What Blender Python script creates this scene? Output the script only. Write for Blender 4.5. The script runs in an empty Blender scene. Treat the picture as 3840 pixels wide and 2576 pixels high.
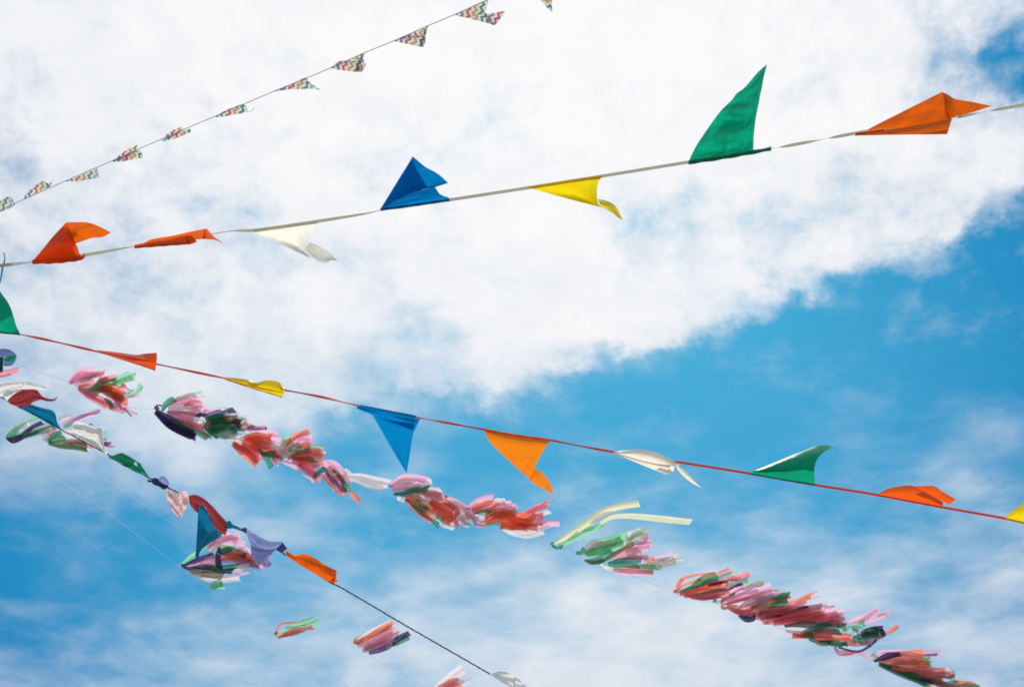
import bpy, math, random
from mathutils import Vector, Matrix, noise

# ---------------------------------------------------------------- camera
scn = bpy.context.scene
COL = scn.collection
EL = math.radians(55)                       # the camera looks up at the sky
CAMPOS = Vector((0, 0, 1.6))
cam_d = bpy.data.cameras.new('camera'); cam = bpy.data.objects.new('camera', cam_d); COL.objects.link(cam)
cam.location = CAMPOS; cam.rotation_euler = (math.pi/2 + EL, 0, 0)
cam_d.lens = 40; cam_d.sensor_width = 36; cam_d.clip_end = 5000; cam_d.clip_start = 0.05
scn.camera = cam
FPX = 3840*40/36
ROT = cam.rotation_euler.to_matrix()
def pt(px, py, d):
    """photo pixel + distance along the view axis (m) -> world point"""
    return CAMPOS + ROT @ Vector(((px-1920)/FPX*d, -(py-1288)/FPX*d, -d))

scn.cycles.filter_width = 1.8
# ---------------------------------------------------------------- exposure, sun, sky
scn.view_settings.view_transform = 'Standard'; scn.view_settings.look = 'None'
scn.view_settings.exposure = 0; scn.view_settings.gamma = 1
SUN_EL, SUN_AZ = math.radians(80), math.radians(8)      # azimuth from +Y towards +X
sd = Vector((math.sin(SUN_AZ)*math.cos(SUN_EL), math.cos(SUN_AZ)*math.cos(SUN_EL), math.sin(SUN_EL)))
sl = bpy.data.lights.new('sun', 'SUN'); sl.energy = 3.2; sl.angle = math.radians(0.5); sl.color = (1, .95, .88)
so = bpy.data.objects.new('sun', sl); COL.objects.link(so); so.rotation_euler = sd.to_track_quat('Z', 'Y').to_euler()

# cloud cover of the sky layer, rows from the zenith side down to the horizon side
UPPER = [   # the big cloud deck
 [1,1,1,1,1,1,1,1,1.1,1.1,1.1,1.05,.97,.95,.88,.72,.52],
 [.93,.97,1,1,1,1,1,1,1.1,1.1,1.05,1,1,.92,.85,.60,.25],
 [.8,.9,.9,.98,.95,1,.92,.85,.92,1,1,1,.95,.9,.8,.82,.66],
 [.70,.76,.78,.85,.95,.85,.9,.88,.95,1,.88,.82,.92,.78,.84,.86,.7],
 [.66,.78,.68,.74,.8,.85,.9,.98,.95,.88,.78,.84,.8,.76,.8,.84,.85],
 [.68,.72,.76,.68,.86,.85,.8,.84,.95,1,.98,.92,.85,.85,.85,.85,.85],
 [.55,.66,.78,.72,.76,.72,.68,.66,.9,.9,.9,.9,.85,.85,.85,.85,.85],
 [.42,.6,.76,.72,.66,.7,.75,.8,.85,.85,.85,.85,.85,.85,.85,.85,.85]]
LOWER = [   # thin veils under it, row 0 at the middle of the picture
 [.5,.5,.5,.5,.4,.2,.1,.1,.1,.05,0,0,0,0,0,0,0],
 [.45,.55,.6,.55,.45,.3,.2,.15,.12,.09,.04,.02,.05,.05,.02,.07,.03],
 [.36,.5,.62,.6,.5,.22,.12,.1,.08,.04,.06,.05,.03,.1,.16,.26,.26],
 [.26,.26,.3,.3,.2,.16,.1,.1,.12,.22,.18,.14,.12,.2,.2,.26,.3],
 [.0,.0,.0,.10,.2,.25,.3,.36,.38,.40,.46,.42,.42,.48,.34,.34,.5],
 [.04,.1,.26,.38,.42,.48,.54,.64,.66,.76,.84,.84,.74,.66,.55,.52,.48],
 [.42,.36,.38,.46,.5,.5,.56,.66,.76,.82,.88,.84,.7,.46,.55,.55,.55]]
EDGE = [(-400,960),(400,980),(600,975),(780,945),(950,900),(1040,885),(1075,900),(1095,950),(1120,925),(1150,890),(1230,862),(1330,822),(1420,800),(1560,785),(1700,735),(1780,690),(1900,630),(2060,592),(2170,580),(2230,515),(2337,455),(2700,330)]
THIN = [(490,500,90,26,.35),(600,485,60,20,.25),(25,440,60,50,.2),(862,505,25,20,.25),(1040,240,50,40,.12),(930,760,90,55,.22),(1600,545,110,45,.22),(1540,460,30,30,.15),(1560,610,60,25,.2),
        (2310,180,80,75,.5),(2090,120,90,40,.15),(1010,470,50,30,.15),(330,640,60,25,.15),(700,610,60,30,.12),(1080,300,40,25,.12),(560,430,50,20,.1),(1680,500,50,30,.15),(820,850,70,30,.2),(250,700,60,30,.15)]
def grid(G, x, y):
    x = min(max(x, 0), 15.999); y = min(max(y, 0), len(G)-1.001)
    i, j = int(x), int(y); fx, fy = x-i, y-j
    return (G[j][i]*(1-fx)+G[j][i+1]*fx)*(1-fy) + (G[j+1][i]*(1-fx)+G[j+1][i+1]*fx)*fy
def cover_px(px, py):
    px /= 1.643; py /= 1.643                      # sketch scale
    a = grid(UPPER, px/146, py/142.5); b = grid(LOWER, px/146, py/142.5-5)
    b += .02*math.exp(-((py-1180)/170)**2)*min(1, px/600)
    for x, y, rx, ry, am in THIN: a -= am*math.exp(-((px-x)/rx)**2-((py-y)/ry)**2)
    for (x0, y0), (x1, y1) in zip(EDGE, EDGE[1:]):
        if x0 <= px <= x1: e = y0+(y1-y0)*(px-x0)/(x1-x0); break
    else: e = EDGE[0][1] if px < 0 else EDGE[-1][1]
    soft = 90 if px > 900 else 90+(900-px)*.12
    t = min(1, max(0, (e-py)/soft+.5)); t = t*t*(3-2*t)
    return b+(a-b)*t
U0, U1, V0, V1, NR = -.72, .72, .29, 1.30, 34          # window of the cloud layer, unit height
def cover_uv(u, v):
    d = ROT.inverted() @ Vector((u, v, 1)); x, y = 1920 + d.x/-d.z*FPX, 1288 - d.y/-d.z*FPX
    return cover_px(x, y), max(0, min(1, 1.2-((x-2000)/2150)**2-((y-1750)/1600)**2))

world = bpy.data.worlds.new('World'); scn.world = world; world.use_nodes = True
nt = world.node_tree; nt.nodes.clear(); N = nt.nodes; LK = nt.links.new
def nd(t, **k):
    n = N.new(t)
    for a, b in k.items(): setattr(n, a, b)
    return n
def mth(op, a, b=None, c=None, clamp=False):
    n = nd('ShaderNodeMath', operation=op, use_clamp=clamp)
    for i, s in enumerate((a, b, c)):
        if s is None: continue
        if isinstance(s, (int, float)): n.inputs[i].default_value = s
        else: LK(s, n.inputs[i])
    return n.outputs[0]
tc = nd('ShaderNodeTexCoord')
sep = nd('ShaderNodeSeparateXYZ'); LK(tc.outputs['Generated'], sep.inputs[0])
zz = mth('MAXIMUM', sep.outputs[2], .08)
u = mth('DIVIDE', sep.outputs[0], zz); v = mth('DIVIDE', sep.outputs[1], zz)
cmb = nd('ShaderNodeCombineXYZ'); LK(u, cmb.inputs[0]); LK(v, cmb.inputs[1])
def fbm(scale, detail=8, rough=.55, dist=0, off=(0,0,0), sc=(1,1,1), rot=0):
    mp = nd('ShaderNodeMapping'); mp.inputs['Location'].default_value = off; mp.inputs['Scale'].default_value = sc
    mp.inputs['Rotation'].default_value = (0, 0, rot); LK(cmb.outputs[0], mp.inputs[0])
    n = nd('ShaderNodeTexNoise'); n.inputs['Scale'].default_value = scale; n.inputs['Detail'].default_value = detail
    n.inputs['Roughness'].default_value = rough; n.inputs['Distortion'].default_value = dist
    LK(mp.outputs[0], n.inputs['Vector']); return n
w1 = fbm(20, 7, .62); ws = nd('ShaderNodeSeparateColor'); LK(w1.outputs['Color'], ws.inputs[0])
uw = mth('ADD', u, mth('MULTIPLY', mth('SUBTRACT', ws.outputs[0], .5), .075))
vw = mth('ADD', v, mth('MULTIPLY', mth('SUBTRACT', ws.outputs[1], .5), .075))
un = mth('DIVIDE', mth('SUBTRACT', uw, U0), U1-U0, clamp=True)
vn = mth('MULTIPLY', mth('DIVIDE', mth('SUBTRACT', vw, V0), V1-V0, clamp=True), NR-1)
acc = acch = None
for j in range(NR):
    r = nd('ShaderNodeValToRGB'); r.color_ramp.interpolation = 'EASE'
    el = r.color_ramp.elements
    while len(el) < 32: el.new(.5)
    vv = V0 + (V1-V0)*j/(NR-1)
    for k in range(32): el[k].position = 0 if k == 0 else el[k].position
    for k in range(31, -1, -1): el[k].position = k/31
    for k in range(32):
        c, h = cover_uv(U0+(U1-U0)*k/31, vv); el[k].color = (c, h, 0, 1)
    LK(un, r.inputs[0])
    mr = nd('ShaderNodeMapRange', interpolation_type='SMOOTHSTEP')
    mr.inputs['From Min'].default_value = 0; mr.inputs['From Max'].default_value = 1
    mr.inputs['To Min'].default_value = 1; mr.inputs['To Max'].default_value = 0
    LK(mth('ABSOLUTE', mth('SUBTRACT', vn, float(j))), mr.inputs['Value'])
    sv = nd('ShaderNodeSeparateColor'); LK(r.outputs[0], sv.inputs[0])
    acc = mth('MULTIPLY', sv.outputs[0], mr.outputs[0]) if acc is None else mth('MULTIPLY_ADD', sv.outputs[0], mr.outputs[0], acc)
    acch = mth('MULTIPLY', sv.outputs[1], mr.outputs[0]) if acch is None else mth('MULTIPLY_ADD', sv.outputs[1], mr.outputs[0], acch)
# puffs with crisp edges high up, stretched wisps lower down
puff = fbm(15, 12, .62, .15, off=(3.1, 1.7, 0))
wisp = fbm(8, 12, .55, .2, off=(7.3, 2.2, 0), sc=(1.0, 1.5, 1), rot=math.radians(30))
low = nd('ShaderNodeMapRange', interpolation_type='SMOOTHSTEP')          # cover under ~.6 is thin high cloud
low.inputs['From Min'].default_value = .55; low.inputs['From Max'].default_value = .95; LK(v, low.inputs['Value'])
nz = nd('ShaderNodeMix', data_type='FLOAT'); LK(low.outputs[0], nz.inputs[0]); LK(puff.outputs[0], nz.inputs[2]); LK(wisp.outputs[0], nz.inputs[3])
amp = mth('MULTIPLY_ADD', low.outputs[0], -.45, 1.5)
den = mth('ADD', acc, mth('MULTIPLY', mth('SUBTRACT', nz.outputs[0], .5), amp))
dn = nd('ShaderNodeMapRange', interpolation_type='SMOOTHSTEP'); dn.inputs['From Min'].default_value = -.01; dn.inputs['From Max'].default_value = .98
LK(den, dn.inputs['Value'])
sky = nd('ShaderNodeTexSky', sky_type='NISHITA'); sky.sun_disc = False
sky.sun_elevation = SUN_EL; sky.sun_rotation = SUN_AZ; sky.air_density = 1.0; sky.dust_density = .6; sky.ozone_density = 1.5
tint = nd('ShaderNodeMix', data_type='RGBA', blend_type='MULTIPLY'); tint.inputs[0].default_value = 1
LK(sky.outputs[0], tint.inputs[6])
air = nd('ShaderNodeMix', data_type='RGBA'); LK(acch, air.inputs[0])       # deep blue to paler, hazier blue
air.inputs[6].default_value = (.05, .90, 1.2, 1); air.inputs[7].default_value = (.30, 1.45, 1.5, 1); LK(air.outputs[2], tint.inputs[7])
# cloud brightness: whiter where thick and towards the sun, lavender grey where thin
dsun = nd('ShaderNodeVectorMath', operation='DOT_PRODUCT'); LK(tc.outputs['Generated'], dsun.inputs[0]); dsun.inputs[1].default_value = sd
ms = nd('ShaderNodeMapRange'); ms.inputs['From Min'].default_value = math.cos(math.radians(45)); ms.inputs['From Max'].default_value = math.cos(math.radians(9))
LK(dsun.outputs['Value'], ms.inputs['Value'])
shade = fbm(17, 10, .6, .1, off=(11, 5, 0))
br = mth('ADD', ms.outputs[0], mth('MULTIPLY', mth('SUBTRACT', shade.outputs[0], .5), 1.1), clamp=True)
cc = nd('ShaderNodeMix', data_type='RGBA'); LK(br, cc.inputs[0])
cc.inputs[6].default_value = (6.85, 7.55, 8.4, 1); cc.inputs[7].default_value = (9.75, 9.6, 9.7, 1)
fin = nd('ShaderNodeMix', data_type='RGBA'); LK(dn.outputs[0], fin.inputs[0]); LK(tint.outputs[2], fin.inputs[6]); LK(cc.outputs[2], fin.inputs[7])
bg = nd('ShaderNodeBackground'); bg.inputs[1].default_value = .1; LK(fin.outputs[2], bg.inputs[0])
wo = nd('ShaderNodeOutputWorld'); LK(bg.outputs[0], wo.inputs[0])

# ---------------------------------------------------------------- materials
def fabric(name, col, trans=.5, clear=0., rough=.5, bump=.15, scale=26, spec=.4, sheen=0, colnode=None):
    m = bpy.data.materials.new(name); m.use_nodes = True; t = m.node_tree; n = t.nodes; l = t.links.new
    p = n['Principled BSDF']; out = n['Material Output']
    p.inputs['Roughness'].default_value = rough; p.inputs['Specular IOR Level'].default_value = spec
    tl = n.new('ShaderNodeBsdfTranslucent'); mx = n.new('ShaderNodeMixShader'); mx.inputs[0].default_value = trans
    tcn = n.new('ShaderNodeTexCoord')
    nz = n.new('ShaderNodeTexNoise'); nz.inputs['Scale'].default_value = 14; nz.inputs['Detail'].default_value = 5
    l(tcn.outputs['Object'], nz.inputs['Vector'])
    if colnode is None:
        mc = n.new('ShaderNodeMix'); mc.data_type = 'RGBA'; l(nz.outputs[0], mc.inputs[0])
        mc.inputs[6].default_value = tuple(min(1, c*.88) for c in col)+(1,); mc.inputs[7].default_value = tuple(min(1, c*1.1) for c in col)+(1,)
        cs = mc.outputs[2]
    else: cs = colnode(t)
    l(cs, p.inputs['Base Color']); l(cs, tl.inputs['Color'])
    nb = n.new('ShaderNodeTexNoise'); nb.inputs['Scale'].default_value = scale; nb.inputs['Detail'].default_value = 4
    l(tcn.outputs['Object'], nb.inputs['Vector'])
    bp = n.new('ShaderNodeBump'); bp.inputs['Strength'].default_value = bump; bp.inputs['Distance'].default_value = .004
    l(nb.outputs[0], bp.inputs['Height']); l(bp.outputs[0], p.inputs['Normal']); l(bp.outputs[0], tl.inputs['Normal'])
    l(p.outputs[0], mx.inputs[1]); l(tl.outputs[0], mx.inputs[2])
    if clear:
        tr = n.new('ShaderNodeBsdfTransparent'); m2 = n.new('ShaderNodeMixShader'); m2.inputs[0].default_value = clear
        l(mx.outputs[0], m2.inputs[1]); l(tr.outputs[0], m2.inputs[2]); l(m2.outputs[0], out.inputs[0])
    else: l(mx.outputs[0], out.inputs[0])
    return m
def crease(m):
    t = m.node_tree; n = t.nodes; l = t.links.new
    uv = n.new('ShaderNodeUVMap'); mp = n.new('ShaderNodeMapping'); mp.inputs['Scale'].default_value = (42, 2.0, 1); l(uv.outputs[0], mp.inputs[0])
    oi = n.new('ShaderNodeObjectInfo'); cx = n.new('ShaderNodeCombineXYZ'); mu = n.new('ShaderNodeMath'); mu.operation = 'MULTIPLY'; mu.inputs[1].default_value = 40
    l(oi.outputs['Random'], mu.inputs[0]); l(mu.outputs[0], cx.inputs[0]); l(mu.outputs[0], cx.inputs[1]); l(cx.outputs[0], mp.inputs['Location'])
    nz = n.new('ShaderNodeTexNoise'); nz.inputs['Scale'].default_value = 1; nz.inputs['Detail'].default_value = 3; l(mp.outputs[0], nz.inputs['Vector'])
    for b in [x for x in n if x.type == 'BUMP']:
        l(nz.outputs[0], b.inputs['Height']); b.inputs['Strength'].default_value = .5; b.inputs['Distance'].default_value = .006
    return m
def chevron_color(t):
    n = t.nodes; l = t.links.new
    def m_(op, a, b=None):
        q = n.new('ShaderNodeMath'); q.operation = op
        for i, s in enumerate((a, b)):
            if s is None: continue
            if isinstance(s, (int, float)): q.inputs[i].default_value = s
            else: l(s, q.inputs[i])
        return q.outputs[0]
    uv = n.new('ShaderNodeUVMap'); sx = n.new('ShaderNodeSeparateXYZ'); l(uv.outputs[0], sx.inputs[0])
    zig = m_('PINGPONG', sx.outputs[1], .024)
    s = m_('DIVIDE', m_('ADD', sx.outputs[0], m_('MULTIPLY', zig, .95)), .27)
    fr = m_('FRACT', s)
    r = n.new('ShaderNodeValToRGB'); r.color_ramp.interpolation = 'CONSTANT'
    W = (.84, .80, .76, 1)
    cs = [(.10,.33,.38,1), W, (.26,.21,.38,1), W, (.66,.14,.10,1), W, (.6,.38,.14,1), W, (.1,.3,.2,1), W, (.3,.5,.58,1), W]
    e = r.color_ramp.elements
    while len(e) < 12: e.new(.5)
    for k in range(12): e[k].position = k/12; e[k].color = cs[k]
    l(fr, r.inputs[0]); return r.outputs[0]
M = dict(
 orange=fabric('orange_film', (.88,.135,.005), .6, rough=.4, bump=.14, spec=.2), redorange=fabric('vermilion_film', (.9,.12,.010), .6, rough=.38, bump=.14),
 softorange=fabric('amber_film', (.96,.25,.008), .62, rough=.3, bump=.03),
 white=fabric('white_film', (.90,.84,.70), .72, rough=.45, spec=.2, bump=.14), blue=fabric('blue_film', (.002,.24,.56), .6, rough=.5, bump=.14, spec=.02),
 yellow=fabric('yellow_film', (.96,.69,.006), .62, rough=.35, bump=.14), green=fabric('green_film', (.004,.37,.20), .6, spec=.15, rough=.35, bump=.1, scale=40),
 tape=fabric('pale_tape', (.50,.48,.36), .35, rough=.8, spec=.1), redtape=fabric('red_tape', (.56,.045,.02), .4, rough=.7, spec=.15),
 chevron=fabric('chevron_print', (1,1,1), .42, rough=.6, colnode=chevron_color), cord=fabric('grey_cord', (.5,.49,.47), .1, rough=.7),
 rope=fabric('dark_rope', (.012,.014,.03), 0, rough=.7), ropelight=fabric('pale_rope', (.2,.2,.2), 0, rough=.7),
 nylon=fabric('nylon_line', (.75,.8,.8), .3, clear=.45, rough=.3),
 cmaroon=fabric('maroon_cloth', (.42,.055,.065), .4, rough=.8, scale=30, bump=.12), cteal=fabric('teal_cloth', (.004,.2,.36), .5, rough=.55, scale=30, bump=.1),
 cwhite=fabric('white_cloth', (.82,.8,.76), .6, rough=.85, scale=30, bump=.15), cgreen=fabric('green_cloth', (.008,.24,.11), .4, rough=.7, scale=30, bump=.12),
 clilac=fabric('lilac_cloth', (.38,.42,.75), .4, rough=.8, scale=30, bump=.12), cnavy=fabric('navy_cloth', (.045,.06,.17), .3, rough=.8),
 cpink=fabric('blush_cloth', (.9,.68,.68), .55, rough=.85, scale=30, bump=.15), cviolet=fabric('violet_cloth', (.15,.21,.44), .45, rough=.8),
 cdark=fabric('bottle_green_cloth', (.01,.08,.065), .3, rough=.8),
 P=fabric('pink_tissue', (.9,.5,.66), .65, .18, rough=.6, scale=26, bump=.1), S=fabric('rose_tissue', (.86,.3,.36), .65, .16, rough=.6, scale=26, bump=.1),
 R=fabric('vermilion_tissue', (.92,.24,.12), .68, .14, rough=.6, scale=26, bump=.1), M=fabric('mint_tissue', (.33,.72,.45), .6, .15, rough=.6, scale=26, bump=.1),
 G=fabric('green_tissue', (.06,.31,.17), .6, .12, rough=.6, scale=26, bump=.1), N=fabric('indigo_tissue', (.06,.045,.19), .5, .06, rough=.6, scale=26, bump=.1),
 W=fabric('white_tissue', (.88,.83,.84), .55, .15, rough=.6, scale=26, bump=.1), Y=fabric('yellow_tissue', (.9,.86,.5), .6, .15, rough=.6, scale=26, bump=.1),
 O=fabric('olive_tissue', (.34,.33,.17), .55, .1, rough=.6, scale=26, bump=.1), V=fabric('violet_tissue', (.27,.2,.5), .55, .1, rough=.6, scale=26, bump=.1))

for k_ in 'PSRMGNWYOV': crease(M[k_])

# ---------------------------------------------------------------- tools
VW = dict(Z1=(0,0,.7018), Z2=(900,0,.5133), Z3=(1350,500,.4705), Z4=(2500,200,.5731), Z5=(0,750,.556), Z6=(0,1080,.5133),
          Z7=(1200,1400,.6416), Z8=(2500,1600,.5731), W1=(0,1280,.2806), W2=(550,1450,.3636), W3=(350,1650,.4063),
          W4=(950,2200,.4705), W5=(1400,1700,.3422), W6=(2000,1800,.2994), W7=(2500,2050,.2566), W8=(2900,2200,.3165), F=(0,0,1.643), S=(0,0,1))
def tr(vw, pts):
    ox, oy, s = VW[vw]; return [(ox+p[0]*s, oy+p[1]*s) + ((p[2],) if len(p) > 2 else ()) for p in pts]
# each garland hangs at its own distance
D = dict(g1=lambda x: 9.2-1.3*x/2000, g2=lambda x: 6.7-2.2*x/3840, g3=lambda x: 5.5+.25*x/3840, k=lambda x: 6.1-.5*x/1900,
         c=lambda x: 7.2-.9*x/3840, a=lambda x: 7.3+.2*x/1900, b=lambda x: 7.5+.2*x/1900)
def cr(P, n):
    """Catmull-Rom resample of tuples"""
    k = len(P)
    if k == 2: return [tuple(a+(b-a)*i/(n-1) for a, b in zip(*P)) for i in range(n)]
    # chord-length parameters so that uneven points stay even
    L = [0]
    for i in range(1, k): L.append(L[-1] + max(1e-4, math.hypot(P[i][0]-P[i-1][0], P[i][1]-P[i-1][1])))
    out = []
    for i in range(n):
        s = L[-1]*i/(n-1); j = 0
        while j < k-2 and L[j+1] < s: j += 1
        t = (s-L[j])/(L[j+1]-L[j]); t = min(max(t, 0), 1)
        p0, p1, p2, p3 = P[max(j-1, 0)], P[j], P[j+1], P[min(j+2, k-1)]
        h = L[j+1]-L[j]
        d1 = [(b-a)/max(1e-4, (L[j+1]-L[max(j-1, 0)]))*h for a, b in zip(p0, p2)]
        d2 = [(b-a)/max(1e-4, (L[min(j+2, k-1)]-L[j]))*h for a, b in zip(p1, p3)]
        h00 = 2*t**3-3*t*t+1; h10 = t**3-2*t*t+t; h01 = -2*t**3+3*t*t; h11 = t**3-t*t
        out.append(tuple(h00*a+h10*x+h01*b+h11*y for a, x, b, y in zip(p1, d1, p2, d2)))
    return out
class MB:
    def __init__(s): s.v = []; s.f = []; s.uv = []
    def grid(s, rows, uvs=None):
        b = len(s.v); nr = len(rows); nc = len(rows[0])
        for i, r in enumerate(rows):
            for j, p in enumerate(r): s.v.append(Vector(p)); s.uv.append(uvs[i][j] if uvs else (j/nc, i/nr))
        for i in range(nr-1):
            for j in range(nc-1): s.f.append((b+i*nc+j, b+i*nc+j+1, b+(i+1)*nc+j+1, b+(i+1)*nc+j))
    def tube(s, pts, r, n=8):
        b = len(s.v)
        for i, p in enumerate(pts):
            t = (pts[min(i+1, len(pts)-1)]-pts[max(i-1, 0)]).normalized()
            a = t.cross(Vector((0, .3, 1))).normalized(); c = t.cross(a)
            for k in range(n):
                w = 2*math.pi*k/n; s.v.append(p+a*math.cos(w)*r+c*math.sin(w)*r); s.uv.append((k/n, i*.01))
        for i in range(len(pts)-1):
            for k in range(n): s.f.append((b+i*n+k, b+i*n+(k+1) % n, b+(i+1)*n+(k+1) % n, b+(i+1)*n+k))
    def build(s, name, mat, parent=None, origin=None):
        o0 = parent.location.copy() if parent and parent.parent is None else (origin or (sum(s.v, Vector())/len(s.v)))
        me = bpy.data.meshes.new(name); me.from_pydata([p-o0 for p in s.v], [], s.f)
        uvl = me.uv_layers.new(name='UVMap')
        for lp in me.loops: uvl.data[lp.index].uv = s.uv[lp.vertex_index]
        me.polygons.foreach_set('use_smooth', [True]*len(me.polygons))
        me.materials.append(M[mat]); o = bpy.data.objects.new(name, me); COL.objects.link(o)
        if parent: o.parent = parent
        else: o.location = o0
        return o
def tag(o, label, cat, group=None):
    o['label'] = label; o['category'] = cat
    if group: o['group'] = group
    return o
def empty(name, loc):
    e = bpy.data.objects.new(name, None); e.empty_display_size = .05; COL.objects.link(e); e.location = loc; return e
def wob(p, amp, fr, seed): return amp*noise.noise(Vector((p[0]*fr+seed*7.1, p[1]*fr-seed*3.3, seed)))
def rows_sheet(mb, vw, g, rows, wr=.009, nu=26, nv=30, seed=0, uvang=None):
    """surface through rows of control points (x, y[, dz])"""
    dfn = D[g]; ctl = []
    for r in rows:
        rr = tr(vw, r); rr = [p if len(p) > 2 else (p[0], p[1], 0) for p in rr]; ctl.append(cr(rr, nu))
    cols = [cr([ctl[i][j] for i in range(len(ctl))], nv) for j in range(nu)]
    x0, y0 = ctl[0][0][:2]; x1, y1 = ctl[0][-1][:2]; d0 = dfn(x0)
    ang = math.atan2(y1-y0, x1-x0) + math.radians(uvang or 0); ca, sa = math.cos(ang), math.sin(ang)
    R, U = [], []
    for i in range(nv):
        r, uu = [], []
        for j in range(nu):
            x, y, z = cols[j][i]
            e = wob((x, y), wr, .018, seed) + wob((x, y), wr*.4, .06, seed+9)
            r.append(pt(x, y, dfn(x)+z+e)); k = d0/FPX
            uu.append((((x-x0)*ca+(y-y0)*sa)*k + 5, (-(x-x0)*sa+(y-y0)*ca)*k + 5))
        R.append(r); U.append(uu)
    mb.grid(R, U)
def loft(mb, vw, g, A, B, bulge=.04, dz=0, tilt=0, folds=0, famp=0, wr=.006, nu=34, nv=18, seed=0, uvang=35, ph=0):
    """surface between two edge polylines A and B of the photo; bulges in depth"""
    dfn = D[g]; A = cr([p[:2] for p in tr(vw, A)], nu); B = cr([p[:2] for p in tr(vw, B)], nu)
    x0, y0 = A[0]; x1, y1 = A[-1]; d0 = dfn(x0)
    ang = math.atan2(y1-y0, x1-x0)+math.radians(uvang); ca, sa = math.cos(ang), math.sin(ang)
    R, U = [], []
    for i in range(nv):
        t = i/(nv-1); r, uu = [], []
        for j in range(nu):
            s = j/(nu-1); x = A[j][0]+(B[j][0]-A[j][0])*t; y = A[j][1]+(B[j][1]-A[j][1])*t
            wd = math.hypot(A[j][0]-B[j][0], A[j][1]-B[j][1])/120
            z = dz + tilt*t*min(1, wd) + bulge*math.sin(math.pi*t)*min(1, wd)
            z += famp*math.sin(2*math.pi*folds*t+ph+1.7*s)*min(1, wd)
            z0 = z; z += wob((x, y), wr, .02, seed)+wob((x, y), wr*.45, .07, seed+5)
            k = d0/FPX
            r.append(pt(x, y, dfn(x)+z)); uu.append((((x-x0)*ca+(y-y0)*sa)*k+5.13, (-(x-x0)*sa+(y-y0)*ca)*k+5+.6*abs(z0)))
        R.append(r); U.append(uu)
    mb.grid(R, U)
def strip(mb, vw, g, pts, w, dz=0, rnd=None, pinch=.35, curl=.45, nseg=16):
    rnd = rnd or random.Random(1); s_ = VW[vw][2]; w = w*s_; dfn = D[g]
    C = cr(tr(vw, pts), nseg); R, U = [], []
    cu = rnd.uniform(-1, 1)*curl; ph = rnd.uniform(0, 6); wa = rnd.uniform(.004, .016); sl = rnd.uniform(-.8, .8); tn = rnd.uniform(.1, .5) if rnd.random() < .45 else 0; tp = rnd.uniform(0, 1); tw = rnd.uniform(-.5, .5)
    for i in range(nseg):
        t = i/(nseg-1); a, b = C[max(i-1, 0)], C[min(i+1, nseg-1)]
        tx, ty = b[0]-a[0], b[1]-a[1]; L = math.hypot(tx, ty) or 1; tx /= L; ty /= L
        wf = min(1, pinch+t*2.6*(1-pinch)); wf *= (1+.05*math.sin(9*t+ph))*(1-tn*math.exp(-((t-.35-.5*tp)/.16)**2)); r, uu = [], []
        d = dfn(C[i][0]); m = d/FPX; D0 = d+dz+wa*math.sin(5*t+ph)
        for q in range(7):
            e = q/3-1; x = C[i][0]-ty*e*w/2*wf + tx*sl*e*w/2*(t**6); y = C[i][1]+tx*e*w/2*wf + ty*sl*e*w/2*(t**6)
            r.append(pt(x, y, D0 + cu*w*m*e*e*wf + tw*e*w/2*m*wf*math.sin(3*t+ph) + .0015*math.sin(14*e+ph*3)))
            uu.append((e*w/2*m, t))
        R.append(r); U.append(uu)
    mb.grid(R, U)
def band(mb, g, P, w, angf, n=200, dz=lambda x: 0):
    """a flat tape that twists along its run; w in photo pixels"""
    C = cr(P, n); R, U = [], []
    fw = ROT @ Vector((0, 0, -1))
    W = [pt(x, y, D[g](x)+dz(x)) for x, y in C]
    for i in range(n):
        t = (W[min(i+1, n-1)]-W[max(i-1, 0)]).normalized(); a = math.radians(angf(C[i][0]))
        s = t.cross(fw).normalized(); dd = t.cross(s).normalized(); h = w/2*D[g](C[i][0])/FPX
        ac = s*math.cos(a)+dd*math.sin(a)
        R.append([W[i]-ac*h + dd.cross(t)*0, W[i]-ac*h*.4+s.cross(ac)*0, W[i]+ac*h*.4, W[i]+ac*h]); U.append([(0, i*.1), (.3, i*.1), (.7, i*.1), (1, i*.1)])
    mb.grid(R, U)
def interp(K):
    def f(x):
        if x <= K[0][0]: return K[0][1]
        for (a, p), (b, q) in zip(K, K[1:]):
            if x <= b: t = (x-a)/(b-a); return p+(q-p)*t*t*(3-2*t)
        return K[-1][1]
    return f

# ---------------------------------------------------------------- setting (below the frame, gives the bounce light)
gm = bpy.data.materials.new('pale_paving'); gm.use_nodes = True; t = gm.node_tree
b_ = t.nodes['Principled BSDF']; b_.inputs['Roughness'].default_value = .9
br_ = t.nodes.new('ShaderNodeTexBrick'); br_.inputs['Scale'].default_value = 400; br_.inputs['Color1'].default_value = (.17,.16,.15,1); br_.inputs['Color2'].default_value = (.13,.13,.12,1); br_.inputs['Mortar'].default_value = (.09,.09,.08,1)
t.links.new(br_.outputs[0], b_.inputs['Base Color'])
me = bpy.data.meshes.new('ground'); me.from_pydata([(-2000,-2000,0),(2000,-2000,0),(2000,2000,0),(-2000,2000,0)], [], [(0,1,2,3)])
me.uv_layers.new(); me.materials.append(gm); g_ = bpy.data.objects.new('ground', me); COL.objects.link(g_); g_['kind'] = 'structure'

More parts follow.
